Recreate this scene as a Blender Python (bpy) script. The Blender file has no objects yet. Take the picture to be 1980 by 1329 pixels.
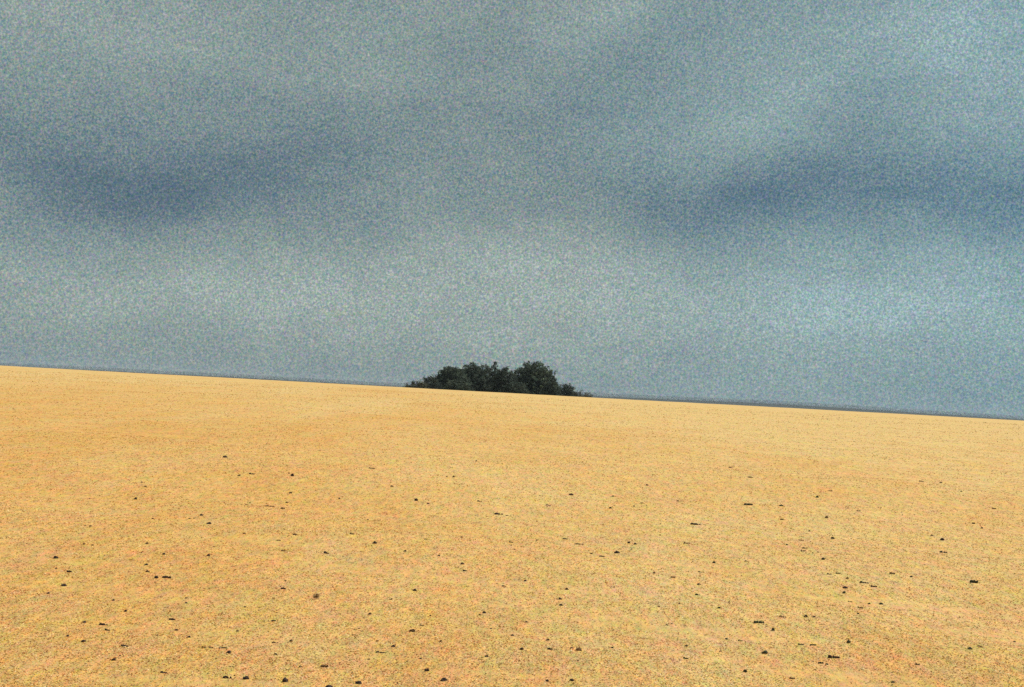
import bpy, bmesh, math, random
import numpy as np
from mathutils import Matrix, Vector, noise

S = bpy.context.scene
COL = S.collection
rng = random.Random(7)

# ------------------------------------------------------------------ camera
EYE = 1.6
PITCH = 0.036655
ROLL = 0.05375
cam_data = bpy.data.cameras.new('camera')
cam_data.lens = 50.0
cam_data.sensor_width = 36.0
cam_data.clip_start = 0.05
cam_data.clip_end = 20000.0
cam = bpy.data.objects.new('camera', cam_data)
COL.objects.link(cam)
cam.matrix_world = (Matrix.Translation((0, 0, EYE)) @ Matrix.Rotation(math.pi / 2 + PITCH, 4, 'X')
                    @ Matrix.Rotation(ROLL, 4, 'Z'))
S.camera = cam

# ------------------------------------------------------------------ exposure and renderer
S.view_settings.view_transform = 'Standard'
S.view_settings.look = 'None'
S.view_settings.gamma = 1.0
S.view_settings.use_curve_mapping = False
S.view_settings.exposure = 0.0
S.render.engine = 'CYCLES'
S.cycles.use_denoising = False
S.cycles.max_bounces = 6

# ------------------------------------------------------------------ sun
SUN_EL = math.radians(47)
SUN_AZ = math.radians(68)        # clockwise from the view direction (+Y)
sd = bpy.data.lights.new('sun', 'SUN')
sd.energy = 4.4
sd.angle = math.radians(0.6)
sd.color = (1.0, 0.955, 0.88)
sun = bpy.data.objects.new('sun', sd)
COL.objects.link(sun)
to_sun = Vector((math.sin(SUN_AZ) * math.cos(SUN_EL), math.cos(SUN_AZ) * math.cos(SUN_EL), math.sin(SUN_EL)))
sun.rotation_euler = (-to_sun).to_track_quat('-Z', 'Y').to_euler()
sun.location = to_sun * 60


# ------------------------------------------------------------------ node helpers
class Nodes:
    def __init__(self, tree):
        self.t = tree
        tree.nodes.clear()

    def new(self, kind, **kw):
        n = self.t.nodes.new(kind)
        for k, v in kw.items():
            if k.startswith('in_'):
                key = k[3:]
                n.inputs[int(key) if key.isdigit() else key.replace('_', ' ')].default_value = v
            else:
                setattr(n, k, v)
        return n

    def link(self, a, b):
        self.t.links.new(a, b)

    def put(self, sock, v):
        if isinstance(v, bpy.types.NodeSocket):
            self.link(v, sock)
        else:
            sock.default_value = v

    def math(self, op, a, b=0.0, c=None, clamp=False):
        n = self.new('ShaderNodeMath', operation=op, use_clamp=clamp)
        self.put(n.inputs[0], a)
        self.put(n.inputs[1], b)
        if c is not None:
            self.put(n.inputs[2], c)
        return n.outputs[0]

    def vmath(self, op, a, b=(0, 0, 0), scale=None):
        n = self.new('ShaderNodeVectorMath', operation=op)
        self.put(n.inputs[0], a)
        self.put(n.inputs[1], b)
        if scale is not None:
            self.put(n.inputs['Scale'], scale)
        return n.outputs[0]

    def mix(self, f, a, b, blend='MIX', clamp=False):
        n = self.new('ShaderNodeMix', data_type='RGBA', blend_type=blend, clamp_result=clamp)
        self.put(n.inputs['Factor'], f)
        self.put(n.inputs[6], a)
        self.put(n.inputs[7], b)
        return n.outputs[2]

    def noise(self, vec, scale, detail=4, rough=0.5, dim='3D', lac=2.0, w=None, distortion=0.0):
        n = self.new('ShaderNodeTexNoise', noise_dimensions=dim)
        n.inputs['Scale'].default_value = scale
        n.inputs['Detail'].default_value = detail
        n.inputs['Roughness'].default_value = rough
        n.inputs['Lacunarity'].default_value = lac
        n.inputs['Distortion'].default_value = distortion
        self.link(vec, n.inputs['Vector'])
        return n

    def maprange(self, v, a, b, c=0.0, d=1.0, kind='LINEAR'):
        n = self.new('ShaderNodeMapRange', interpolation_type=kind)
        self.put(n.inputs[0], v)
        for i, x in enumerate((a, b, c, d)):
            n.inputs[i + 1].default_value = x
        return n.outputs[0]


# ------------------------------------------------------------------ sky: clear Nishita sky behind a nearly closed, banded cloud cover
# cloud banks by direction: azimuth, elevation (radians), half sizes, slant, brightness (+ thin and bright, - thick and dark)
CLOUD_BANKS = [
    (-0.2994, 0.1267, 0.0691, 0.0236, -0.054, -0.42),
    (-0.2066, 0.1243, 0.0945, 0.0236, -0.124, -0.4),
    (-0.1553, 0.1549, 0.0545, 0.0182, 0.295, -0.25),
    (-0.1642, 0.1825, 0.0945, 0.0255, 0.156, -0.12),
    (-0.2455, 0.1890, 0.0655, 0.0182, 0.121, -0.06),
    (0.1182, 0.1398, 0.0691, 0.0182, 0.016, -0.5),
    (0.1888, 0.1544, 0.0545, 0.0164, 0.086, -0.28),
    (0.3125, 0.1461, 0.0618, 0.0200, -0.054, -0.4),
    (0.0491, 0.2101, 0.0691, 0.0291, 0.557, -0.18),
    (-0.0071, 0.2320, 0.0436, 0.0218, 0.295, -0.08),
    (0.2312, 0.2211, 0.0364, 0.0327, 0.819, -0.12),
    (-0.0483, 0.1837, 0.0582, 0.0400, 0.383, -0.05),
    (0.0013, 0.0802, 0.1527, 0.0364, -0.054, 0.5),
    (-0.3116, 0.0546, 0.0618, 0.0273, 0.208, 0.16),
    (-0.2366, 0.0459, 0.0800, 0.0255, 0.121, 0.2),
    (-0.1784, 0.0640, 0.0727, 0.0255, -0.054, 0.2),
    (0.1762, 0.1963, 0.0945, 0.0182, 0.522, 0.3),
    (0.3218, 0.2405, 0.0400, 0.0545, 0.993, 0.42),
    (-0.2756, 0.2302, 0.1164, 0.0255, -0.054, 0.3),
    (0.0461, 0.2658, 0.0582, 0.0182, 0.732, 0.3),
    (-0.0952, 0.2370, 0.0400, 0.0218, 0.644, 0.15),
    (0.2685, 0.0757, 0.1091, 0.0327, -0.054, 0.5),
    (0.0039, 0.0312, 0.3636, 0.0145, -0.106, 0.15),
    (0.1453, 0.0996, 0.0545, 0.0145, 0.295, -0.1),
    (-0.0378, 0.1270, 0.1091, 0.0164, -0.054, -0.15),
    (0.2089, 0.2518, 0.0727, 0.0218, 0.295, 0.2),
]
world = bpy.data.worlds.new('World')
S.world = world
world.use_nodes = True
N = Nodes(world.node_tree)
tc = N.new('ShaderNodeTexCoord')
direction = tc.outputs['Generated']
sky = N.new('ShaderNodeTexSky', sky_type='NISHITA')
sky.sun_disc = False
sky.sun_elevation = SUN_EL
sky.sun_rotation = SUN_AZ
sky.altitude = 50
sky.dust_density = 2.0
# wind-torn displacement of the banks
warp = N.noise(direction, 7.0, 4, 0.55)
wv = N.vmath('SCALE', N.vmath('SUBTRACT', warp.outputs['Color'], (0.5, 0.5, 0.5)), scale=0.05)
dirw = N.vmath('ADD', direction, wv)
sep = N.new('ShaderNodeSeparateXYZ')
N.link(dirw, sep.inputs[0])
az = N.math('ARCTAN2', sep.outputs[0], sep.outputs[1])
el = N.math('ARCSINE', N.math('MINIMUM', N.math('MAXIMUM', sep.outputs[2], -1.0), 1.0))
total = None
for a, e, sx, sy, ang, amp in CLOUD_BANKS:
    da, de = N.math('SUBTRACT', az, a), N.math('SUBTRACT', el, e)
    c, s = math.cos(ang), math.sin(ang)
    u = N.math('ADD', N.math('MULTIPLY', da, c / sx), N.math('MULTIPLY', de, s / sx))
    v = N.math('ADD', N.math('MULTIPLY', da, -s / sy), N.math('MULTIPLY', de, c / sy))
    r2 = N.math('ADD', N.math('MULTIPLY', u, u), N.math('MULTIPLY', v, v))
    g = N.math('MULTIPLY', N.math('EXPONENT', N.math('MULTIPLY', r2, -0.6)), amp)
    total = g if total is None else N.math('ADD', total, g)
# free clouds everywhere, flattened towards the horizon
flat = N.vmath('MULTIPLY', direction, (1.0, 1.0, 2.1))
broad = N.noise(flat, 4.5, 5, 0.5, distortion=0.4)
torn = N.noise(flat, 20.0, 6, 0.6)
total = N.math('ADD', total, N.math('MULTIPLY', N.math('SUBTRACT', broad.outputs[0], 0.5), 0.35))
total = N.math('ADD', total, N.math('MULTIPLY', N.math('SUBTRACT', torn.outputs[0], 0.5), 0.55))
# fine ragged mottling of the cloud sheet
mott = N.noise(direction, 640.0, 2, 0.9)
mc = N.vmath('SUBTRACT', mott.outputs['Color'], (0.5, 0.5, 0.5))
mg = N.math('SUBTRACT', mott.outputs[0], 0.5)
total = N.math('ADD', total, N.math('MULTIPLY', mg, 2.5))
level = N.math('MULTIPLY_ADD', total, 0.5, 0.5, clamp=True)
ramp = N.new('ShaderNodeValToRGB')
N.link(level, ramp.inputs[0])
els = ramp.color_ramp.elements
els[0].position, els[0].color = 0.0, (0.078, 0.132, 0.182, 1)
els[1].position, els[1].color = 1.0, (0.46, 0.58, 0.56, 1)
for p, cc in ((0.25, (0.130, 0.195, 0.235, 1)), (0.5, (0.222, 0.296, 0.298, 1)), (0.75, (0.318, 0.392, 0.370, 1))):
    k = els.new(p)
    k.color = cc
tint = N.vmath('ADD', N.vmath('SCALE', mc, scale=1.6), (1.0, 1.0, 1.0))
cloud = N.vmath('MULTIPLY', ramp.outputs[0], tint)
# some of the cover is cooler and bluer: thin veil rather than thick cloud
veil = N.noise(flat, 3.0, 3, 0.5)
cool = N.math('ADD', N.maprange(az, -0.10, 0.36, -0.15, 0.85, 'SMOOTHSTEP'), N.math('MULTIPLY', N.math('SUBTRACT', veil.outputs[0], 0.5), 0.9), clamp=True)
cool = N.math('MULTIPLY', cool, N.maprange(az, 0.9, 1.6, 1.0, 0.4))
cloud = N.mix(cool, cloud, N.vmath('MULTIPLY', cloud, (0.82, 1.03, 1.18)))
cloud = N.vmath('SCALE', cloud, scale=10.0)          # the Background below works at strength 0.1
cover = N.maprange(level, 0.3, 1.0, 0.99, 0.95)
skycol = N.mix(cover, sky.outputs[0], cloud)
bg = N.new('ShaderNodeBackground', in_Strength=0.1)
N.link(skycol, bg.inputs[0])
wo = N.new('ShaderNodeOutputWorld')
N.link(bg.outputs[0], wo.inputs[0])


# ------------------------------------------------------------------ object helpers
def tag(o, label=None, cat=None, group=None, kind=None):
    for k, v in (('label', label), ('category', cat), ('group', group), ('kind', kind)):
        if v:
            o[k] = v
    return o


def empty(name, loc):
    o = bpy.data.objects.new(name, None)
    o.empty_display_size = 0.5
    o.location = loc
    COL.objects.link(o)
    return o


def mesh_obj(name, verts, faces, mat, parent=None, cols=None, smooth=False):
    me = bpy.data.meshes.new(name)
    me.from_pydata(verts, [], faces)
    me.materials.append(mat)
    if cols is not None:
        at = me.attributes.new('tone', 'FLOAT_COLOR', 'FACE')
        flat_ = []
        for c in cols:
            flat_.extend((c[0], c[1], c[2], 1.0))
        at.data.foreach_set('color', flat_)
    if smooth:
        me.polygons.foreach_set('use_smooth', [True] * len(me.polygons))
    me.update()
    o = bpy.data.objects.new(name, me)
    COL.objects.link(o)
    if parent is not None:
        o.parent = parent
    return o


# ------------------------------------------------------------------ materials
def material(name):
    m = bpy.data.materials.new(name)
    m.use_nodes = True
    return m, Nodes(m.node_tree)


def patches(n, co):
    """Broad patches of orange and pale sand, paler with distance and to the right, used by the sand and the grit lying on it."""
    big = n.noise(n.vmath('MULTIPLY', co, (0.6, 0.22, 1.0)), 0.30, 4, 0.55, distortion=0.5)
    mid = n.noise(n.vmath('MULTIPLY', co, (1.0, 0.30, 1.0)), 1.1, 4, 0.6, distortion=0.4)
    f = n.math('ADD', n.math('MULTIPLY', big.outputs[0], 0.65), n.math('MULTIPLY', mid.outputs[0], 0.35))
    f = n.maprange(f, 0.36, 0.64)
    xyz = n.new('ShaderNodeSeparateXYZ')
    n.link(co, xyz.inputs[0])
    dry = n.maprange(xyz.outputs[1], 12.0, 80.0, -0.05, 0.6, 'SMOOTHSTEP')  # sand tone turns paler with distance
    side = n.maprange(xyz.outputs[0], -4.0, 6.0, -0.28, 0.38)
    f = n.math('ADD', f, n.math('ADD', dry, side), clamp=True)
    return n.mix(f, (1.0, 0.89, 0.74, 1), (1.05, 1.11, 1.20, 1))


def sand_material():
    m, n = material('golden_sand')
    co = n.new('ShaderNodeTexCoord').outputs['Object']
    fine = n.noise(n.vmath('MULTIPLY', co, (1.0, 0.3, 1.0)), 14.0, 5, 0.95)
    fine2 = n.noise(n.vmath('ADD', n.vmath('MULTIPLY', co, (1.0, 0.35, 1.0)), (31, 17, 5)), 2.2, 6, 0.95)
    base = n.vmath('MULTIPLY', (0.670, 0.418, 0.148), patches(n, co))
    g1 = n.vmath('SCALE', n.vmath('SUBTRACT', fine.outputs['Color'], (0.5, 0.5, 0.5)), scale=2.0)
    g2 = n.vmath('SCALE', n.vmath('SUBTRACT', fine2.outputs['Color'], (0.5, 0.5, 0.5)), scale=1.0)
    g = n.vmath('MULTIPLY', n.vmath('ADD', g1, g2), (0.55, 0.75, 1.1))
    lum = n.math('MULTIPLY', n.math('SUBTRACT', fine.outputs[0], 0.5), 1.1)
    lv = n.new('ShaderNodeCombineXYZ')
    for i in range(3):
        n.link(lum, lv.inputs[i])
    k = n.vmath('ADD', n.vmath('ADD', g, lv.outputs[0]), (1, 1, 1))
    k = n.vmath('MAXIMUM', k, (0.25, 0.25, 0.2))
    k = n.vmath('MINIMUM', k, (1.6, 1.6, 2.2))
    col = n.vmath('MULTIPLY', base, k)
    b = n.new('ShaderNodeBsdfPrincipled')
    n.link(col, b.inputs['Base Color'])
    b.inputs['Roughness'].default_value = 0.95
    b.inputs['Specular IOR Level'].default_value = 0.15
    bump = n.new('ShaderNodeBump')
    bump.inputs['Strength'].default_value = 0.35
    bump.inputs['Distance'].default_value = 0.02
    bn = n.noise(co, 6.0, 8, 0.75)
    n.link(bn.outputs[0], bump.inputs['Height'])
    n.link(bump.outputs[0], b.inputs['Normal'])
    o = n.new('ShaderNodeOutputMaterial')
    n.link(b.outputs[0], o.inputs[0])
    return m


def tone_material(name, rough=0.8, translucent=0.0, patchy=False):
    """Colour from the per-face 'tone' (each leaf or grain its own colour, some leaves with painted sun flecks)."""
    m, n = material(name)
    at = n.new('ShaderNodeAttribute', attribute_name='tone')
    b = n.new('ShaderNodeBsdfPrincipled')
    colour = at.outputs['Color']
    if patchy:
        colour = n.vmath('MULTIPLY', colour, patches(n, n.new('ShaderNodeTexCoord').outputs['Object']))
    n.link(colour, b.inputs['Base Color'])
    b.inputs['Roughness'].default_value = rough
    b.inputs['Specular IOR Level'].default_value = 0.2
    o = n.new('ShaderNodeOutputMaterial')
    out = b.outputs[0]
    if translucent:
        t = n.new('ShaderNodeBsdfTranslucent')
        n.link(at.outputs['Color'], t.inputs[0])
        mx = n.new('ShaderNodeMixShader')
        mx.inputs[0].default_value = translucent
        n.link(b.outputs[0], mx.inputs[1])
        n.link(t.outputs[0], mx.inputs[2])
        out = mx.outputs[0]
    n.link(out, o.inputs[0])
    return m


def clod_material(name, a, b_, scale=40.0):
    m, n = material(name)
    co = n.new('ShaderNodeTexCoord').outputs['Object']
    no = n.noise(co, scale, 5, 0.7)
    col = n.mix(n.maprange(no.outputs[0], 0.35, 0.65), a, b_)
    b = n.new('ShaderNodeBsdfPrincipled')
    n.link(col, b.inputs['Base Color'])
    b.inputs['Roughness'].default_value = 0.95
    b.inputs['Specular IOR Level'].default_value = 0.1
    bump = n.new('ShaderNodeBump')
    bump.inputs['Strength'].default_value = 0.6
    bump.inputs['Distance'].default_value = 0.004
    n.link(no.outputs[0], bump.inputs['Height'])
    n.link(bump.outputs[0], b.inputs['Normal'])
    o = n.new('ShaderNodeOutputMaterial')
    n.link(b.outputs[0], o.inputs[0])
    return m


M_SAND = sand_material()
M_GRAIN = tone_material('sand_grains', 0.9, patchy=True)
M_DRY = tone_material('dry_stems', 0.9)
M_LEAF = tone_material('leaves', 0.7, 0.2)
M_FAR = tone_material('far_foliage', 0.9)
M_HILL = clod_material('hill_cover', (0.032, 0.040, 0.036, 1), (0.050, 0.058, 0.046, 1), 0.05)
M_BARK = clod_material('bark', (0.05, 0.042, 0.035, 1), (0.11, 0.095, 0.08, 1), 6.0)
M_CLOD = [clod_material('dark_earth', (0.034, 0.023, 0.022, 1), (0.090, 0.062, 0.048, 1)),
          clod_material('green_earth', (0.034, 0.040, 0.026, 1), (0.085, 0.088, 0.052, 1)),
          clod_material('dusty_earth', (0.12, 0.075, 0.038, 1), (0.25, 0.155, 0.072, 1)),
          clod_material('brown_earth', (0.065, 0.036, 0.018, 1), (0.130, 0.070, 0.030, 1))]

# ------------------------------------------------------------------ ground
WAVES = []
for i in range(16):
    wl = 0.9 * (1.32 ** i)
    t = rng.uniform(-0.9, 0.9) + math.pi / 2
    WAVES.append((math.cos(t) * 2 * math.pi / wl, math.sin(t) * 2 * math.pi / wl, rng.uniform(0, 6.3), min(0.0035 * wl ** 0.55, 0.011)))


def ground_z(x, y):
    """A gentle rise that crests about 110 m out and falls away into a flat plain."""
    if y < 0:
        base = 0.0
    elif y < 330:
        u = y / 120.0
        base = 1.8 * (1 - (1 - u) ** 2)
    else:
        z0 = 1.8 * (1 - (1 - 2.75) ** 2)
        base = -6.0 + (z0 + 6.0) * math.exp(-(y - 330) / 170.0)
    fade = 1.0 if y < 60 else max(0.12, 1.0 - (y - 60) / 90.0)
    w = 0.0
    for kx, ky, ph, am in WAVES:
        w += am * math.sin(kx * x + ky * y + ph)
    return base + w * fade


def build_ground():
    ys, y = [], -60.0
    while y < 4700:
        ys.append(y)
        y += 0.22 if 3 < y < 22 else max(0.22, abs(y) * 0.022)
    nx = 260
    xs = [math.sinh(-7.6 + 15.2 * i / (nx - 1)) / math.sinh(7.6) * 5200 for i in range(nx)]
    verts = [(x, yy, ground_z(x, yy)) for yy in ys for x in xs]
    faces = []
    for j in range(len(ys) - 1):
        for i in range(nx - 1):
            a = j * nx + i
            faces.append((a, a + 1, a + nx + 1, a + nx))
    o = mesh_obj('ground', verts, faces, M_SAND, smooth=True)
    tag(o, 'smooth golden sandy ground rising gently to a straight crest', 'ground', kind='structure')


build_ground()


def build_grains():
    """Loose coarse sand, chaff and grit over the near field: uncountable, so one object."""
    g = np.random.default_rng(21)
    n = 640000
    y = 1.0 / (1 / 5.2 + g.random(n) * (1 / 75.0 - 1 / 5.2))
    x = g.uniform(-1, 1, n) * (y * 0.41 + 0.8)
    u = y / 120.0
    z = 1.8 * (1 - (1 - u) ** 2)
    fade = np.where(y < 60, 1.0, np.maximum(0.12, 1.0 - (y - 60) / 90.0))
    for kx, ky, ph, am in WAVES:
        z += am * fade * np.sin(kx * x + ky * y + ph)
    s = g.uniform(0.0026, 0.0058, n) * (0.55 + y / 15.0)
    nr = g.normal(0, 0.40, (n, 3)) + np.array([0, 0, 1.0])
    nr /= np.linalg.norm(nr, axis=1)[:, None]
    a = np.cross(nr, g.normal(0, 1, (n, 3)))
    a /= np.linalg.norm(a, axis=1)[:, None] + 1e-9
    b = np.cross(nr, a)
    c = np.stack([x, y, z + s * 0.30], axis=1)
    el = g.uniform(0.7, 2.2, n)
    v = np.empty((n, 3, 3))
    v[:, 0] = c + a * (s * el)[:, None]
    v[:, 1] = c - a * (s * 0.6)[:, None] + b * (s * 0.75)[:, None]
    v[:, 2] = c - a * (s * 0.5)[:, None] - b * (s * 0.75)[:, None]
    palette = np.array([(0.74, 0.47, 0.16), (0.80, 0.55, 0.20), (0.64, 0.36, 0.10), (0.72, 0.38, 0.16),
                        (0.66, 0.52, 0.15), (0.82, 0.62, 0.32), (0.64, 0.29, 0.13), (0.54, 0.46, 0.15),
                        (0.70, 0.50, 0.26), (0.46, 0.30, 0.13)])
    col = palette[g.integers(0, len(palette), n)] * g.uniform(0.84, 1.14, n)[:, None] * np.array([1.0, 1.03, 1.12])
    me = bpy.data.meshes.new('sand_grit')
    me.vertices.add(3 * n)
    me.vertices.foreach_set('co', v.reshape(-1).astype(np.float32))
    me.loops.add(3 * n)
    me.loops.foreach_set('vertex_index', np.arange(3 * n, dtype=np.int32))
    me.polygons.add(n)
    me.polygons.foreach_set('loop_start', np.arange(0, 3 * n, 3, dtype=np.int32))
    me.materials.append(M_GRAIN)
    at = me.attributes.new('tone', 'FLOAT_COLOR', 'FACE')
    at.data.foreach_set('color', np.concatenate([col, np.ones((n, 1))], axis=1).reshape(-1).astype(np.float32))
    me.update(calc_edges=True)
    me.validate()
    o = bpy.data.objects.new('sand_grit', me)
    COL.objects.link(o)
    tag(o, 'loose coarse golden grit strewn over the near sand', 'grit', kind='stuff')


build_grains()


# ------------------------------------------------------------------ far wood along the horizon
def ridge_z(x):
    t = x / 1150.0
    z = 10.5 + 1.6 * math.sin(x * 0.0034 + 0.6) + 0.8 * math.sin(x * 0.011 + 2.0)
    z += 4.5 * math.exp(-((t - 0.66) / 0.24) ** 2)
    if t < -0.80:
        z -= 5.0 * min(1.0, (-0.80 - t) / 0.2)
    return z


def build_far_land():
    r = random.Random(5)
    prof = [(3000, -7.0), (3120, 0.45), (3200, 0.9), (3300, 1.0), (3420, 0.85), (3700, 0.3), (4100, -7.0)]
    xs = [-2600 + 26 * k for k in range(201)]
    verts = []
    for yy, f in prof:
        for x in xs:
            verts.append((x, yy, f if f < 0 else -6.0 + (ridge_z(x) + 6.0) * f + 0.5 * noise.noise(Vector((x * .01, yy * .01, 0)))))
    n = len(xs)
    faces = [(b * n + a, b * n + a + 1, (b + 1) * n + a + 1, (b + 1) * n + a) for b in range(len(prof) - 1) for a in range(n - 1)]
    o = mesh_obj('hills', verts, faces, M_HILL, smooth=True)
    tag(o, 'low far dark hills just showing over the sand crest', 'hills', kind='structure')
    verts, faces, cols = [], [], []
    for _ in range(110000):
        x = r.uniform(-1700, 1700)
        yy = r.uniform(3180, 3320)
        h = 8.5 * r.random() ** 1.7
        z = ridge_z(x) - 1.0 + h
        s = r.uniform(0.5, 1.3)
        i0 = len(verts)
        for _k in range(3):
            verts.append((x + r.uniform(-s, s), yy + r.uniform(-s, s), z + r.uniform(-s, s) * .7))
        faces.append((i0, i0 + 1, i0 + 2))
        v = r.uniform(0.6, 1.4)
        cols.append((0.040 * v, 0.048 * v, 0.044 * v))
    o = mesh_obj('far_wood', verts, faces, M_FAR, cols=cols)
    tag(o, 'thin hazy wood on the far hills along the horizon', 'wood', kind='stuff')


build_far_land()


def build_haze():
    bm = bmesh.new()
    bmesh.ops.create_cube(bm, size=1.0)
    me = bpy.data.meshes.new('haze')
    for v in bm.verts:
        v.co = Vector((v.co.x * 11000, v.co.y * 9600 + 200, -8.5 + (v.co.z + 0.5) * 34.0))
    bm.to_mesh(me)
    bm.free()
    m, n = material('haze')
    vol = n.new('ShaderNodeVolumePrincipled')
    vol.inputs['Color'].default_value = (0.78, 0.88, 0.98, 1)
    vol.inputs['Density'].default_value = HAZE_DENSITY
    out = n.new('ShaderNodeOutputMaterial')
    n.link(vol.outputs[0], out.inputs['Volume'])
    me.materials.append(m)
    o = bpy.data.objects.new('haze', me)
    COL.objects.link(o)
    tag(o, 'thin blue haze in the air over the far land', 'haze', kind='stuff')


HAZE_DENSITY = 1.0e-4
build_haze()


# ------------------------------------------------------------------ trees and bushes of the copse
def limb(verts, faces, p0, p1, r0, r1, seg=6):
    d = (p1 - p0).normalized()
    a = d.orthogonal().normalized()
    b = d.cross(a)
    i = len(verts)
    for p, rr in ((p0, r0), (p1, r1)):
        for k in range(seg):
            t = 2 * math.pi * k / seg
            verts.append(tuple(p + a * math.cos(t) * rr + b * math.sin(t) * rr))
    for k in range(seg):
        k2 = (k + 1) % seg
        faces.append((i + k, i + k2, i + seg + k2, i + seg + k))


def plant(name, label, cat, x, y, top, hw, depth, skirt, lobes, nclump, tone, pale=0.0, seed=1, leaf=0.16, group='copse on the crest'):
    """One plant: a tapered trunk with limbs, and a crown of leaf clumps filling a lobed dome."""
    r = random.Random(seed)
    z0 = ground_z(x, y)
    H = top - z0
    root = empty(name, (x, y, z0))
    tag(root, label, cat, group)
    # crown lobes: (dx, dz centre, rx, rz) relative to hw and H
    blobs = []
    for (dx, zc, rx, rz) in lobes:
        blobs.append((Vector((dx * hw, r.uniform(-.25, .25) * depth, zc * H)), rx * hw, max(rx, 0.35) * depth, rz * H))
    vol = [b[1] * b[2] * b[3] for b in blobs]
    tot = sum(vol)
    verts, faces, cols = [], [], []
    ends = []
    off = Vector((seed * 3.1, seed * 1.7, seed * 0.9))
    for bi, (c, rx, ry, rz) in enumerate(blobs):
        for _ in range(max(8, int(nclump * vol[bi] / tot))):
            d = Vector((r.gauss(0, 1), r.gauss(0, 1), r.gauss(0, 1))).normalized()
            q = r.random() ** 0.38
            wob = 1.0 + 0.15 * noise.noise(d * 2.3 + off) + 0.10 * noise.noise(d * 6.0 + off)
            p = c + Vector((d.x * rx, d.y * ry, d.z * rz)) * (q * wob * 0.93)
            if p.z < skirt * H:
                p.z = skirt * H + r.random() * 0.12 * H
            if r.random() < 0.05:
                ends.append(p.copy())
            cs = r.uniform(0.14, 0.33) * min(1.0, 0.35 + hw / 4.0)
            ct = r.uniform(0.35, 1.65)
            if pale and d.x > 0.0 and r.random() < pale:  # sunlit flecks painted into the leaf colour on the sun side
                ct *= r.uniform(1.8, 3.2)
            warm = r.uniform(-0.12, 0.16)
            for _l in range(22):
                e = Vector((r.gauss(0, .6), r.gauss(0, .6), r.gauss(0, .5))) * cs
                a = Vector((r.gauss(0, 1), r.gauss(0, 1), r.gauss(0, 1))).normalized()
                b = a.orthogonal().normalized()
                L = leaf * r.uniform(0.55, 1.25)
                o = p + e
                i = len(verts)
                verts += [tuple(o - a * L), tuple(o + b * L * .42), tuple(o + a * L), tuple(o - b * L * .42)]
                faces.append((i, i + 1, i + 2, i + 3))
                k = ct * r.uniform(0.75, 1.25)
                cols.append((tone[0] * k * (1 + warm), tone[1] * k, tone[2] * k * (1 - warm)))
    mesh_obj('crown', verts, faces, M_LEAF, root, cols=cols)
    tv, tf = [], []
    fork = Vector((r.uniform(-.05, .05) * hw, 0, 0.32 * H))
    tr = max(0.03, 0.045 * H)
    limb(tv, tf, Vector((0, 0, -0.25)), Vector((0.02, 0, 0.08)), tr * 1.5, tr * 1.05, 9)
    limb(tv, tf, Vector((0.02, 0, 0.08)), fork, tr * 1.05, tr * 0.8, 9)
    for p in ends[:40]:
        m = fork.lerp(p, 0.55) + Vector((r.uniform(-.1, .1), r.uniform(-.1, .1), 0.06 * H))
        limb(tv, tf, fork, m, tr * 0.42, tr * 0.2, 5)
        limb(tv, tf, m, p, tr * 0.2, tr * 0.06, 5)
    mesh_obj('trunk', tv, tf, M_BARK, root)
    return root


DOME = [(0, .5, .85, .5), (-.45, .38, .55, .38), (.45, .40, .55, .40), (.1, .72, .55, .27), (-.2, .66, .5, .30)]
BROAD = [(0, .42, 1.0, .42), (-.55, .30, .5, .30), (.5, .34, .5, .34), (-.1, .72, .62, .27), (.35, .70, .45, .25), (-.42, .60, .4, .25)]
ROUND = [(0, .46, .92, .46), (-.1, .78, .42, .22), (.22, .74, .5, .24), (-.55, .48, .42, .36), (.55, .50, .46, .40), (.0, .25, 1.0, .25)]
LOW = [(0, .5, .8, .5), (-.5, .3, .6, .30), (.5, .32, .55, .32)]
SPIKE = [(0, .45, .9, .45), (0, .75, .55, .25), (.1, .93, .3, .10)]
GRN = (0.050, 0.073, 0.047)
DRK = (0.039, 0.058, 0.041)
OLV = (0.058, 0.064, 0.036)
plant('scrub', 'lowest thin scrub tapering out at the gentle left foot of the copse', 'bush', -14.8, 226, 3.30, 2.7, 1.6, 0.0, LOW, 330, OLV, seed=2, leaf=.12)
plant('bush', 'small dark bush between the left scrub and the first round tree', 'bush', -12.7, 229, 4.35, 2.4, 1.8, 0.0, LOW, 330, DRK, seed=3, leaf=.14)
plant('broadleaf_tree', 'shorter round dark tree forming the left shoulder of the copse', 'tree', -9.6, 233, 6.05, 3.6, 2.6, 0.0, DOME, 950, GRN, seed=4)
plant('broadleaf_tree', 'broad dense dark dome tree in the left half of the copse', 'tree', -5.75, 236, 6.85, 4.3, 3.2, 0.0, BROAD, 1400, GRN, seed=5)
plant('sapling', 'narrow pointed sapling poking up between the two biggest trees', 'tree', -2.55, 232, 6.90, 1.6, 1.0, 0.0, SPIKE, 190, DRK, seed=6, leaf=.13)
plant('broadleaf_tree', 'small dark tree filling the notch between the two biggest trees', 'tree', -0.9, 229, 6.25, 2.6, 2.0, 0.0, DOME, 480, DRK, seed=7)
plant('broadleaf_tree', 'tallest round-topped tree of the copse with sun flecks painted on its leaves', 'tree', 3.70, 233, 7.72, 4.05, 3.0, 0.0, ROUND, 1500, GRN, pale=0.28, seed=8)
plant('bush', 'dark bush leaning on the steep side of the tallest tree', 'bush', 6.6, 228, 5.1, 2.0, 1.5, 0.0, LOW, 330, DRK, seed=9, leaf=.14)
plant('bush', 'separate rounded dark bush right of the tallest tree', 'bush', 9.0, 230, 4.20, 2.3, 1.5, 0.0, LOW, 430, DRK, seed=10, leaf=.13)
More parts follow.
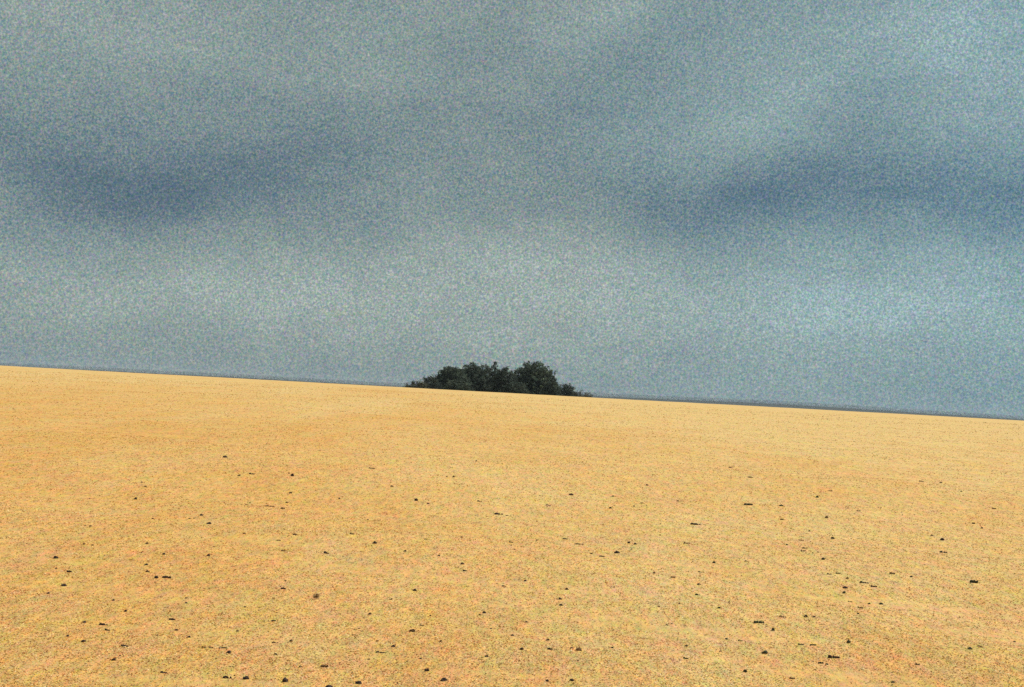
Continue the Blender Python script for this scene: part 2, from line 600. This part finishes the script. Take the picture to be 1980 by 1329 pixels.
plant('scrub', 'flat trailing scrub ending the copse at its steep right foot', 'bush', 11.5, 226, 3.05, 2.5, 1.3, 0.0, LOW, 300, OLV, seed=11, leaf=.10)
plant('bush', 'wide low bush in front of the broad dome tree', 'bush', -8.2, 227, 3.9, 2.9, 1.7, 0.0, LOW, 520, GRN, seed=12, leaf=.14)
plant('bush', 'wide low bush in front of the notch and the tallest tree', 'bush', 0.9, 226, 4.2, 2.6, 1.7, 0.0, LOW, 520, DRK, seed=13, leaf=.14)

# ------------------------------------------------------------------ dark clods lying on the sand
# x, y on the ground, width, height (metres), slant (degrees), label where the clod stands out by itself
CLODS = [
    (-0.771, 6.725, 0.040, 0.018, 0, 'dark hump cut by the bottom edge left of centre'),
    (-0.989, 6.801, 0.031, 0.024, 0, 'big round black clod at the bottom edge, left of centre'),
    (-1.266, 6.813, 0.046, 0.014, 0, 'double dark clod with a rusty left end by the bottom edge'),
    (-0.644, 6.818, 0.038, 0.015, -20, 'slanting clod by the bottom edge pointing down to the right'),
    (-1.181, 6.822, 0.035, 0.015, 12, 'dark clod right of the double one by the bottom edge'),
    (-1.577, 6.851, 0.036, 0.010, 0, 'thin flat sliver left of the double rusty clod'),
    (-0.238, 6.952, 0.039, 0.015, 18, 'dark clod rising to the right by the bottom edge'),
    (-1.868, 7.032, 0.025, 0.013, 15, 'small lump in front of the long heavy left clod'),
    (0.262, 7.049, 0.018, 0.011, 0, 'left one of two clods by the bottom edge in the middle'),
    (-0.957, 7.074, 0.017, 0.009, 0, 'small lump left of the pale rising strip'),
    (0.385, 7.082, 0.025, 0.013, 0, 'right one of two clods by the bottom edge in the middle'),
    (-0.841, 7.099, 0.043, 0.013, 10, 'pale dark strip rising to the right behind the bottom hump'),
    (-1.859, 7.112, 0.011, 0.006, 0, 'tiny crumb in front of the long heavy left clod'),
    (-0.335, 7.128, 0.029, 0.017, 15, 'thick dark clod alone near the bottom, left of middle'),
    (-1.352, 7.275, 0.026, 0.016, 0, 'black rounded clod just in front of a thin strip, lower left'),
    (-1.117, 7.301, 0.020, 0.010, 0, 'small lump in front and left of the small black clod left of centre'),
    (-0.641, 7.305, 0.015, 0.007, 0, 'tiny crumb in front and left of the long straight lower strip'),
    (-1.890, 7.313, 0.047, 0.008, -6, 'thin flat sliver in front of the long heavy left clod'),
    (-0.382, 7.368, 0.015, 0.007, 0, 'tiny crumb behind the thick lone bottom clod'),
    (-1.462, 7.372, 0.024, 0.008, 0, 'thin flat sliver behind and left of the black rounded lower left clod'),
    (-1.499, 7.372, 0.029, 0.008, 0, 'thin flat sliver left of the black rounded lower left clod'),
    (-2.122, 7.385, 0.027, 0.011, 0, 'nearest small lump in front and left of the long heavy left clod'),
    (-1.405, 7.389, 0.044, 0.008, 4, 'thin strip of clod just behind the black rounded one'),
    (1.544, 7.431, 0.037, 0.011, 0, 'thin flat sliver in front and left of the longest clod'),
    (-0.598, 7.460, 0.051, 0.009, 0, 'long thin straight strip in the lower middle sand'),
    (-0.044, 7.464, 0.019, 0.010, 0, 'small lump behind and right of the rising bottom clod'),
    (0.433, 7.473, 0.015, 0.007, 0, 'tiny crumb in front of the heavy lower middle clod'),
    (2.080, 7.485, 0.022, 0.011, 0, 'small lump in front and right of the longest clod'),
    (-2.237, 7.490, 0.018, 0.012, 0, 'second nearest small lump in front and left of the long heavy left clod'),
    (1.314, 7.519, 0.023, 0.018, 0, 'small lump in front and left of the heavy clod before the curved strip'),
    (-1.169, 7.590, 0.036, 0.011, 0, 'thin flat sliver left of the small black clod left of centre'),
    (-0.543, 7.603, 0.024, 0.011, 0, 'small lump behind and right of the long straight lower strip'),
    (-1.636, 7.637, 0.021, 0.011, 0, 'small lump behind and left of the black rounded lower left clod'),
    (-1.807, 7.645, 0.012, 0.006, 0, 'tiny crumb in front and right of the long heavy left clod'),
    (-1.093, 7.653, 0.020, 0.013, 0, 'small black clod right of a faint strip, left of centre'),
    (0.141, 7.670, 0.021, 0.013, 0, 'second nearest small lump left of the heavy lower middle clod'),
    (-2.092, 7.712, 0.034, 0.011, -12, 'thin clod just in front of the long heavy left one'),
    (0.292, 7.721, 0.031, 0.011, 0, 'nearest small lump left of the heavy lower middle clod'),
    (-0.641, 7.733, 0.014, 0.007, 0, 'tiny crumb behind the long straight lower strip'),
    (1.031, 7.754, 0.031, 0.011, -10, 'second nearest small lump left of the heavy clod before the curved strip'),
    (0.449, 7.771, 0.040, 0.017, 0, 'heavy black clod with a small crumb behind it, lower middle'),
    (-0.301, 7.792, 0.017, 0.009, 0, 'small lump in front and right of the brown slanting clod'),
    (1.809, 7.813, 0.020, 0.010, 0, 'nearest small lump in front and left of the longest clod'),
    (-1.744, 7.817, 0.022, 0.011, 0, 'small lump in front and right of the lone round black clod'),
    (0.414, 7.821, 0.019, 0.009, 0, 'nearest small lump behind and left of the heavy lower middle clod'),
    (1.780, 7.834, 0.031, 0.011, 0, 'second nearest small lump in front and left of the longest clod'),
    (-2.155, 7.855, 0.053, 0.014, -4, 'long heavy dark clod in the lower left sand'),
    (-1.422, 7.872, 0.019, 0.009, 0, 'small lump behind the black rounded lower left clod'),
    (-0.788, 7.880, 0.013, 0.006, 0, 'tiny crumb behind and left of the long straight lower strip'),
    (2.324, 7.884, 0.028, 0.009, 0, 'thin flat sliver right of the longest clod'),
    (-2.274, 7.901, 0.028, 0.011, 0, 'small lump left of the long heavy left clod'),
    (0.646, 7.931, 0.016, 0.008, 0, 'tiny crumb right of the heavy lower middle clod'),
    (1.884, 7.977, 0.070, 0.017, -3, 'longest dark clod of all, low in the right sand'),
    (1.259, 8.023, 0.014, 0.007, 0, 'tiny crumb left of the heavy clod before the curved strip'),
    (1.507, 8.031, 0.039, 0.018, -8, 'heavy black clod in front of the long curved strip'),
    (0.291, 8.061, 0.021, 0.011, 0, 'second nearest small lump behind and left of the heavy lower middle clod'),
    (-1.832, 8.086, 0.042, 0.012, -4, 'thin flat sliver right of the lone round black clod'),
    (-0.776, 8.099, 0.013, 0.006, 0, 'tiny crumb left of the brown slanting clod'),
    (-0.473, 8.099, 0.042, 0.018, -15, 'brown slanting clod in the lower middle sand'),
    (1.082, 8.145, 0.019, 0.010, 0, 'nearest small lump left of the heavy clod before the curved strip'),
    (0.092, 8.166, 0.023, 0.011, 0, 'second nearest small lump in front and right of the black mid-sand clod'),
    (-1.276, 8.187, 0.029, 0.010, 0, 'small lump behind the small black clod left of centre'),
    (-2.141, 8.250, 0.020, 0.013, 0, 'small round black clod alone above the long left strip'),
    (-0.434, 8.304, 0.030, 0.009, 0, 'thin flat sliver behind and right of the brown slanting clod'),
    (1.845, 8.338, 0.042, 0.012, 0, 'right one of two equal flat clods in the lower right sand'),
    (-0.033, 8.342, 0.015, 0.007, 0, 'tiny crumb in front of the black mid-sand clod'),
    (1.776, 8.342, 0.040, 0.012, 0, 'left one of two equal flat clods in the lower right sand'),
    (1.433, 8.405, 0.030, 0.011, 0, 'small lump behind and left of the heavy clod before the curved strip'),
    (2.789, 8.422, 0.030, 0.012, 0, 'small lump right of the round green clod'),
    (1.359, 8.456, 0.022, 0.011, 0, 'small lump in front and left of the long curved strip'),
    (2.082, 8.468, 0.027, 0.022, 0, 'round dark green clod in the lower right sand'),
    (2.883, 8.527, 0.031, 0.009, -20, 'thin flat sliver right of the round green clod'),
    (-0.762, 8.544, 0.024, 0.012, 0, 'small lump behind and left of the brown slanting clod'),
    (-1.513, 8.582, 0.017, 0.009, 0, 'tiny crumb left of the fuzzy brown tuft'),
    (-2.307, 8.590, 0.021, 0.010, 0, 'small lump behind and left of the lone round black clod'),
    (-0.402, 8.594, 0.015, 0.008, 0, 'tiny crumb behind and right of the brown slanting clod'),
    (0.176, 8.611, 0.021, 0.010, 0, 'nearest small lump in front and right of the black mid-sand clod'),
    (-1.878, 8.632, 0.019, 0.009, 0, 'small lump in front of the long broken left strip'),
    (-2.737, 8.712, 0.021, 0.011, 0, 'small lump in front and left of the slanting left clod'),
    (-0.108, 8.733, 0.016, 0.008, 0, 'tiny crumb in front and left of the black mid-sand clod'),
    (1.688, 8.745, 0.025, 0.019, 0, 'black round clod just right of the long curved strip'),
    (-1.917, 8.800, 0.018, 0.009, 0, 'tiny crumb in front and right of the long broken left strip'),
    (1.042, 8.800, 0.018, 0.009, 0, 'second nearest tiny crumb left of the long curved strip'),
    (-0.081, 8.817, 0.023, 0.015, 0, 'black clod with a tiny one behind it in the middle sand'),
    (1.078, 8.838, 0.014, 0.007, 0, 'nearest tiny crumb left of the long curved strip'),
    (3.218, 8.901, 0.021, 0.011, 0, 'small lump in front of the heavy green clod by the right edge'),
    (-1.135, 8.926, 0.043, 0.037, 0, 'fuzzy round brown tuft standing tallest in the sand'),
    (1.631, 8.930, 0.071, 0.016, 0, 'long curved dark strip in the right sand'),
    (-2.725, 8.997, 0.040, 0.016, -30, 'slanting dark clod that points down to the right'),
    (-0.065, 9.098, 0.015, 0.007, 0, 'nearest tiny crumb behind the black mid-sand clod'),
    (-0.681, 9.102, 0.018, 0.009, 0, 'tiny crumb behind the brown slanting clod'),
    (1.818, 9.132, 0.046, 0.010, 0, 'thin flat sliver right of the long curved strip'),
    (1.981, 9.191, 0.026, 0.015, 0, 'nearest small lump right of the long curved strip'),
    (2.035, 9.212, 0.024, 0.012, 0, 'second nearest small lump right of the long curved strip'),
    (-1.389, 9.233, 0.037, 0.012, 0, 'thin flat sliver behind and left of the fuzzy brown tuft'),
    (0.406, 9.241, 0.030, 0.012, 0, 'nearest small lump right of the black mid-sand clod'),
    (1.044, 9.291, 0.019, 0.009, 0, 'third nearest tiny crumb left of the long curved strip'),
    (1.441, 9.329, 0.022, 0.011, 0, 'small lump behind and left of the long curved strip'),
    (-2.250, 9.392, 0.030, 0.017, 0, 'dark clod touching the left end of a broken strip'),
    (-2.188, 9.422, 0.064, 0.014, 4, 'long thin broken strip of dark clod in the left sand'),
    (1.195, 9.451, 0.019, 0.009, 0, 'second nearest tiny crumb behind and left of the long curved strip'),
    (2.383, 9.472, 0.019, 0.009, 0, 'tiny crumb behind the round green clod'),
    (0.409, 9.485, 0.025, 0.012, 0, 'second nearest small lump right of the black mid-sand clod'),
    (-2.854, 9.497, 0.038, 0.014, 0, 'small lump behind the slanting left clod'),
    (-0.559, 9.531, 0.030, 0.016, 0, 'small lump behind and left of the black mid-sand clod'),
    (-1.431, 9.585, 0.019, 0.010, 0, 'tiny crumb behind and left of the fuzzy brown tuft'),
    (1.550, 9.623, 0.017, 0.009, 0, 'nearest tiny crumb behind and left of the long curved strip'),
    (-2.982, 9.627, 0.019, 0.010, 0, 'tiny crumb in front of the thick left-edge clod'),
    (-2.380, 9.678, 0.031, 0.014, 0, 'lower of two small clods stacked above the long broken strip'),
    (2.473, 9.770, 0.041, 0.014, 0, 'thin flat sliver in front of the slanting right strip'),
    (1.371, 9.867, 0.040, 0.013, -15, 'thin flat sliver in front of the small black clod right of centre'),
    (0.469, 9.875, 0.028, 0.014, 0, 'second nearest small lump behind and right of the black mid-sand clod'),
    (0.035, 9.909, 0.036, 0.011, 0, 'nearest thin flat sliver behind the black mid-sand clod'),
    (-2.468, 9.989, 0.032, 0.013, 0, 'upper of two small clods stacked above the long broken strip'),
    (-0.015, 9.997, 0.016, 0.008, 0, 'second nearest tiny crumb behind the black mid-sand clod'),
    (0.806, 10.010, 0.014, 0.007, 0, 'tiny crumb in front and left of the small black clod right of centre'),
    (2.612, 10.077, 0.026, 0.013, 0, 'small lump in front of the slanting right strip'),
    (-3.132, 10.094, 0.040, 0.022, 0, 'thick dark clod standing alone near the left edge of the sand'),
    (2.708, 10.123, 0.032, 0.015, 0, 'small lump in front and right of the slanting right strip'),
    (0.182, 10.127, 0.024, 0.012, 0, 'nearest small lump behind and right of the black mid-sand clod'),
    (2.491, 10.136, 0.035, 0.011, 0, 'thin flat sliver in front and left of the slanting right strip'),
    (1.446, 10.367, 0.031, 0.015, 0, 'small lump in front of the small black clod right of centre'),
    (-2.449, 10.409, 0.025, 0.013, 0, 'nearest small lump behind the long broken left strip'),
    (-2.614, 10.425, 0.017, 0.008, 0, 'tiny crumb behind and left of the long broken left strip'),
    (-0.254, 10.446, 0.038, 0.011, 0, 'second nearest thin flat sliver behind the black mid-sand clod'),
    (2.522, 10.463, 0.027, 0.017, 0, 'front one of two touching dark clods in the right sand'),
    (-2.141, 10.493, 0.029, 0.015, 0, 'small lump behind and right of the long broken left strip'),
    (-3.037, 10.640, 0.021, 0.011, 0, 'second nearest tiny crumb behind and right of the thick left-edge clod'),
    (1.293, 10.644, 0.043, 0.015, 18, 'nearest small lump in front and left of the small black clod right of centre'),
    (2.577, 10.648, 0.036, 0.015, 0, 'rear one of two touching dark clods in the right sand'),
    (-3.116, 10.686, 0.021, 0.011, 0, 'nearest tiny crumb behind and right of the thick left-edge clod'),
    (-0.283, 10.732, 0.030, 0.015, 0, 'small lump behind the black mid-sand clod'),
    (2.811, 10.732, 0.051, 0.016, -10, 'greenish strip continuing the slanting one'),
    (1.169, 10.824, 0.024, 0.012, 0, 'second nearest small lump in front and left of the small black clod right of centre'),
    (2.775, 10.883, 0.074, 0.016, -14, 'long strip slanting down to the right in the right sand'),
    (-2.711, 10.950, 0.031, 0.016, 0, 'second nearest small lump behind the long broken left strip'),
    (-1.338, 10.980, 0.053, 0.016, -18, 'thin flat sliver behind the fuzzy brown tuft'),
    (-1.670, 10.997, 0.040, 0.012, 0, 'second nearest thin flat sliver in front and right of the brick-shaped clod'),
    (-2.207, 11.009, 0.018, 0.009, 0, 'tiny crumb in front of the brick-shaped clod'),
    (3.671, 11.064, 0.066, 0.024, -6, 'heavy dark green clod alone near the right edge'),
    (-0.478, 11.089, 0.022, 0.011, 0, 'second nearest tiny crumb in front and left of the long far central strip'),
    (2.694, 11.089, 0.029, 0.014, 0, 'small lump behind and left of the slanting right strip'),
    (1.553, 11.102, 0.035, 0.012, 0, 'thin flat sliver in front and left of the small black clod right of centre'),
    (3.238, 11.253, 0.027, 0.013, 0, 'small lump right of the slanting right strip'),
    (-0.756, 11.291, 0.027, 0.013, 0, 'second nearest small lump in front of the far dark lump left of centre'),
    (2.602, 11.291, 0.041, 0.012, 0, 'second nearest thin flat sliver behind and left of the slanting right strip'),
    (2.683, 11.341, 0.045, 0.012, 0, 'nearest thin flat sliver behind and left of the slanting right strip'),
    (-2.938, 11.417, 0.018, 0.009, 0, 'tiny crumb in front and left of the brick-shaped clod'),
    (3.132, 11.417, 0.050, 0.017, -12, 'thin flat sliver behind and right of the slanting right strip'),
    (-1.818, 11.681, 0.037, 0.013, 0, 'nearest thin flat sliver in front and right of the brick-shaped clod'),
    (1.747, 11.694, 0.030, 0.017, 0, 'small black clod alone right of centre'),
    (-1.034, 11.698, 0.037, 0.025, 0, 'second nearest small lump in front and left of the far dark lump left of centre'),
    (-3.433, 11.786, 0.019, 0.009, 0, 'third nearest tiny crumb behind and right of the thick left-edge clod'),
    (-3.392, 11.790, 0.024, 0.012, 0, 'fourth nearest tiny crumb behind and right of the thick left-edge clod'),
    (0.835, 11.795, 0.052, 0.013, 0, 'thin flat sliver left of the small black clod right of centre'),
    (2.035, 11.837, 0.033, 0.011, 0, 'thin flat sliver right of the small black clod right of centre'),
    (0.113, 11.912, 0.019, 0.009, 0, 'tiny crumb in front of the long far central strip'),
    (-2.149, 11.946, 0.029, 0.014, 0, 'small lump in front and right of the brick-shaped clod'),
    (0.759, 11.958, 0.024, 0.012, 0, 'third nearest tiny crumb in front and left of the widest broken strip'),
    (-1.730, 11.979, 0.043, 0.013, 0, 'thin flat sliver in front of the faint far left strip'),
    (-3.286, 12.013, 0.019, 0.010, 0, 'second nearest tiny crumb in front of the rounded far left clod'),
    (0.981, 12.089, 0.053, 0.026, 0, 'third nearest small lump in front and left of the widest broken strip'),
    (-0.642, 12.118, 0.029, 0.011, 0, 'nearest small lump in front of the far dark lump left of centre'),
    (2.737, 12.131, 0.032, 0.022, 0, 'small lump in front of the lone lump in the right sand'),
    (-1.273, 12.164, 0.044, 0.015, 0, 'nearest small lump in front and left of the far dark lump left of centre'),
    (0.085, 12.378, 0.040, 0.013, 0, 'thin flat sliver in front of the long far central strip'),
    (1.130, 12.395, 0.020, 0.010, 0, 'second nearest tiny crumb in front and left of the widest broken strip'),
    (-0.350, 12.504, 0.025, 0.013, 0, 'nearest tiny crumb in front and left of the long far central strip'),
    (2.737, 12.551, 0.023, 0.011, 0, 'tiny crumb in front and left of the lone lump in the right sand'),
    (0.685, 12.593, 0.091, 0.014, 5, 'third nearest thin flat sliver in front and right of the long far central strip'),
    (-2.583, 12.597, 0.050, 0.021, 0, 'dark brick-shaped clod right of two tiny clods in the left sand'),
    (2.812, 12.681, 0.020, 0.010, 0, 'tiny crumb in front of the lone lump in the right sand'),
    (2.687, 12.714, 0.051, 0.018, 0, 'small lump in front and left of the lone lump in the right sand'),
    (1.193, 12.735, 0.031, 0.015, 0, 'nearest small lump in front and left of the widest broken strip'),
    (1.139, 12.782, 0.028, 0.021, 0, 'second nearest small lump in front and left of the widest broken strip'),
    (-3.128, 12.786, 0.026, 0.013, 0, 'nearest tiny crumb in front of the rounded far left clod'),
    (0.315, 12.803, 0.026, 0.013, 0, 'tiny crumb in front and right of the long far central strip'),
    (1.674, 12.912, 0.067, 0.014, 0, 'thin flat sliver in front of the widest broken strip'),
    (-2.831, 12.933, 0.026, 0.013, 0, 'second nearest tiny crumb behind and left of the brick-shaped clod'),
    (-2.794, 12.962, 0.021, 0.010, 0, 'nearest tiny crumb behind and left of the brick-shaped clod'),
    (2.756, 12.983, 0.057, 0.014, 0, 'thin flat sliver in front and left of the lone lump in the right sand'),
    (0.579, 12.996, 0.052, 0.012, 0, 'second nearest thin flat sliver in front and right of the long far central strip'),
    (2.635, 13.189, 0.026, 0.013, 0, 'tiny crumb left of the lone lump in the right sand'),
    (-2.783, 13.210, 0.037, 0.018, 0, 'small lump behind the brick-shaped clod'),
    (4.124, 13.319, 0.075, 0.022, 0, 'lower wider one of two dark greenish clods far right'),
    (1.506, 13.601, 0.022, 0.011, 0, 'nearest tiny crumb in front and left of the widest broken strip'),
    (2.870, 13.689, 0.055, 0.012, 0, 'thin flat sliver left of the lone lump in the right sand'),
    (-1.295, 13.735, 0.022, 0.011, 0, 'tiny crumb in front and left of the far dark lump left of centre'),
    (3.248, 14.029, 0.042, 0.023, 0, 'dark lump in the right sand with empty sand around'),
    (-4.128, 14.256, 0.023, 0.011, 0, 'tiny crumb left of the rounded far left clod'),
    (-2.201, 14.269, 0.051, 0.021, 0, 'small lump in front and right of the faint far left strip'),
    (-3.697, 14.361, 0.035, 0.026, 0, 'rounded dark clod alone in the far left sand'),
    (-2.589, 14.407, 0.023, 0.011, 0, 'second nearest tiny crumb left of the faint far left strip'),
    (4.451, 14.466, 0.052, 0.026, 0, 'upper of two dark greenish clods far right'),
    (-2.361, 14.470, 0.098, 0.016, 6, 'faint broken strip in the far left sand'),
    (1.606, 14.529, 0.020, 0.010, 0, 'tiny crumb left of the widest broken strip'),
    (1.979, 14.655, 0.117, 0.021, 0, 'widest broken strip in the middle distance right of centre'),
    (-2.609, 14.718, 0.024, 0.012, 0, 'nearest tiny crumb left of the faint far left strip'),
    (3.164, 14.731, 0.032, 0.016, 0, 'small lump behind and left of the lone lump in the right sand'),
    (0.045, 14.735, 0.035, 0.011, 0, 'nearest thin flat sliver in front and right of the long far central strip'),
    (4.449, 14.785, 0.035, 0.018, 0, 'nearest small lump behind the wide greenish right clod'),
    (-0.044, 14.798, 0.101, 0.021, 0, 'long dark strip in the middle of the far sand'),
    (-2.263, 14.949, 0.036, 0.018, 0, 'small lump behind and right of the faint far left strip'),
    (-3.853, 15.348, 0.031, 0.015, 0, 'tiny crumb behind and right of the rounded far left clod'),
    (-0.809, 15.352, 0.031, 0.015, 0, 'tiny crumb in front and right of the far dark lump left of centre'),
    (-1.778, 15.461, 0.025, 0.020, 0, 'tiny crumb in front and right of the greyish far clod'),
    (-0.951, 15.550, 0.043, 0.028, 0, 'dark lump in the far sand right of the flat strip'),
    (3.072, 15.692, 0.057, 0.017, 0, 'thin flat sliver in front of the flat far right clod'),
    (-2.348, 15.718, 0.038, 0.019, 0, 'small lump in front of the greyish far clod'),
    (0.496, 15.730, 0.063, 0.014, 0, 'thin flat sliver in front and left of the far greenish clod'),
    (-0.268, 15.768, 0.057, 0.017, 0, 'thin flat sliver behind and left of the long far central strip'),
    (1.184, 15.781, 0.038, 0.019, 0, 'small lump in front and right of the far greenish clod'),
    (-4.018, 15.823, 0.025, 0.013, 0, 'tiny crumb behind the rounded far left clod'),
    (5.363, 15.991, 0.038, 0.019, 0, 'nearest small lump behind and right of the wide greenish right clod'),
    (3.632, 16.016, 0.048, 0.024, 0, 'small lump behind the lone lump in the right sand'),
    (1.496, 16.364, 0.029, 0.015, 0, 'second nearest tiny crumb right of the far greenish clod'),
    (5.413, 16.415, 0.043, 0.021, 0, 'second nearest small lump behind and right of the wide greenish right clod'),
    (-1.313, 16.705, 0.040, 0.020, 0, 'small lump behind and left of the far dark lump left of centre'),
    (1.626, 16.721, 0.053, 0.012, 0, 'thin flat sliver behind and left of the widest broken strip'),
    (0.423, 16.784, 0.020, 0.010, 0, 'tiny crumb left of the far greenish clod'),
    (-3.165, 17.020, 0.041, 0.020, 0, 'small lump left of the far left thin sliver'),
    (2.931, 17.099, 0.123, 0.022, 0, 'broken dark strip in the far right sand'),
    (2.089, 17.137, 0.034, 0.017, 0, 'tiny crumb behind the widest broken strip'),
    (0.812, 17.221, 0.062, 0.028, 0, 'dark greenish clod in the far sand below the tallest tree'),
    (-3.055, 17.242, 0.076, 0.019, 0, 'thin dark sliver in the far left part of the sand'),
    (-2.568, 17.255, 0.048, 0.038, 0, 'greyish clod in the far sand below the left tree end'),
    (4.300, 17.276, 0.052, 0.016, 0, 'thin flat sliver behind and right of the lone lump in the right sand'),
    (3.373, 17.335, 0.056, 0.022, 0, 'dark flat clod in the far right sand above a thin one'),
    (1.328, 17.368, 0.035, 0.017, 0, 'nearest tiny crumb right of the far greenish clod'),
    (-2.658, 17.591, 0.028, 0.014, 0, 'tiny crumb behind and left of the greyish far clod'),
    (-0.749, 18.448, 0.029, 0.015, 0, 'nearest tiny crumb behind and right of the far dark lump left of centre'),
    (6.357, 18.494, 0.056, 0.017, 0, 'thin flat sliver behind and right of the wide greenish right clod'),
    (-0.665, 18.515, 0.037, 0.030, 0, 'second nearest tiny crumb behind and right of the far dark lump left of centre'),
    (4.079, 18.578, 0.048, 0.024, 0, 'small lump right of the flat far right clod'),
    (-1.779, 19.006, 0.091, 0.021, 0, 'flat dark strip nearest below the dense domed tree'),
    (1.900, 19.036, 0.042, 0.021, 0, 'small lump right of the far greenish clod'),
    (-3.791, 19.275, 0.069, 0.029, 0, 'small lump behind and left of the far left thin sliver'),
    (4.480, 19.598, 0.059, 0.021, 0, 'small lump behind and right of the flat far right clod'),
    (6.522, 20.363, 0.033, 0.016, 0, 'tiny crumb behind the wide greenish right clod'),
    (3.612, 20.968, 0.084, 0.023, 0, 'nearest thin flat sliver behind the far broken right strip'),
    (-0.439, 21.375, 0.034, 0.017, 0, 'third nearest tiny crumb behind and right of the far dark lump left of centre'),
    (6.892, 22.543, 0.050, 0.025, 0, 'second nearest small lump behind the wide greenish right clod'),
    (6.612, 22.644, 0.091, 0.021, 0, 'thin flat sliver right of the flat far right clod'),
    (-3.880, 23.085, 0.028, 0.014, 0, 'tiny crumb behind the far left thin sliver'),
    (3.659, 23.223, 0.065, 0.021, 0, 'second nearest thin flat sliver behind the far broken right strip'),
]


def clod_mesh(name, seed, flatness):
    """A crumbly lump, or (flatness) a strip of two to four crumbs grown together."""
    r = random.Random(seed)
    bm = bmesh.new()
    pieces = r.choice((2, 3, 3, 4)) if flatness else r.choice((1, 1, 2))
    for k in range(pieces):
        res = bmesh.ops.create_icosphere(bm, subdivisions=2, radius=0.5)
        off = Vector((seed * 7.3 + k * 3.7, seed * 2.1, seed * 4.7))
        big = r.uniform(0.55, 1.0) if k else 1.0
        sx, sz = (big * r.uniform(1.0, 1.5), big * r.uniform(0.6, 1.0)) if flatness else (big, big * r.uniform(0.7, 1.0))
        cx = (k - (pieces - 1) / 2) * (0.95 if flatness else 0.5) + r.uniform(-.15, .15)
        cy = r.uniform(-.25, .25)
        for v in res['verts']:
            d = v.co.normalized()
            q = 0.5 * (1 + 0.5 * noise.noise(d * 1.7 + off) + 0.34 * noise.noise(d * 4.4 + off))
            v.co = Vector((d.x * q * sx + cx, d.y * q * big + cy, max(d.z * q * sz, -0.16)))
    xs = [v.co.x for v in bm.verts]
    zs = [v.co.z for v in bm.verts]
    wx, wz = max(xs) - min(xs), max(zs) - min(zs)
    mx, mz = (max(xs) + min(xs)) / 2, min(zs)
    for v in bm.verts:
        v.co.x = (v.co.x - mx) / wx
        v.co.y = v.co.y / wx
        v.co.z = (v.co.z - mz) / wz - 0.08
    me = bpy.data.meshes.new(name)
    bm.to_mesh(me)
    bm.free()
    return me


LUMPS = [clod_mesh('clod', s, False) for s in range(1, 9)]
FLATS = [clod_mesh('clod', s, True) for s in range(20, 28)]
variants = {}


def variant(me, mi):
    key = (me.name, mi)
    if key not in variants:
        c = me.copy()
        c.materials.append(M_CLOD[mi])
        variants[key] = c
    return variants[key]


def build_tuft(x, y, w, label):
    """A dry ball of dead stems, about as tall as wide."""
    r = random.Random(77)
    verts, faces, cols = [], [], []
    for _ in range(260):
        d = Vector((r.gauss(0, 1), r.gauss(0, 1), r.gauss(0, 1) * 0.9)).normalized()
        q = w * 0.5 * r.random() ** 0.5
        p = Vector((0, 0, w * 0.42)) + d * q
        p.z = max(p.z, 0.001)
        a = (d + Vector((r.gauss(0, .6), r.gauss(0, .6), r.gauss(0, .6)))).normalized()
        b = a.orthogonal().normalized()
        L = w * r.uniform(0.06, 0.16)
        i = len(verts)
        verts += [tuple(p - a * L + b * L * .25), tuple(p - a * L - b * L * .25), tuple(p + a * L)]
        faces.append((i, i + 1, i + 2))
        k = r.uniform(0.6, 1.4)
        cols.append((0.16 * k, 0.085 * k, 0.030 * k))
    o = mesh_obj('dry_tuft', verts, faces, M_DRY, cols=cols)
    o.location = (x, y, ground_z(x, y))
    tag(o, label, 'dry plant')


def place_clods():
    r = random.Random(11)
    for i, (x, y, w, h, slant, label) in enumerate(CLODS):
        if label.startswith('fuzzy'):
            build_tuft(x, y, w, label)
            continue
        strip = w / h > 2.6
        me = (FLATS if strip else LUMPS)[r.randrange(8)]
        green = x > 0.12 * y
        mi = 1 if green and r.random() < 0.75 else 0
        if not strip and 'crumb' in label and r.random() < 0.55 or 'faint' in label or 'pale' in label:
            mi = 2
        if label.startswith(('small lump', 'nearest small', 'second nearest small')) and y > 10.5 and r.random() < 0.5:
            mi = 2
        if strip and 'sliver' in label and r.random() < 0.55:
            mi = 2
        if 'brown' in label and 'brown tuft' not in label:
            mi = 3
        o = bpy.data.objects.new('clod', variant(me, mi))
        COL.objects.link(o)
        o.location = (x, y, ground_z(x, y))
        depth = w * (r.uniform(0.75, 1.25) if not strip else r.uniform(0.8, 1.2))
        o.scale = (w * 0.95, depth, h * 0.98)
        yaw = math.radians(slant) * 1.6 + r.uniform(-0.12, 0.12)
        o.rotation_euler = (0, -math.radians(slant) * 0.35, yaw)
        tag(o, label, 'clod', 'dark clods strewn over the golden sand')


place_clods()
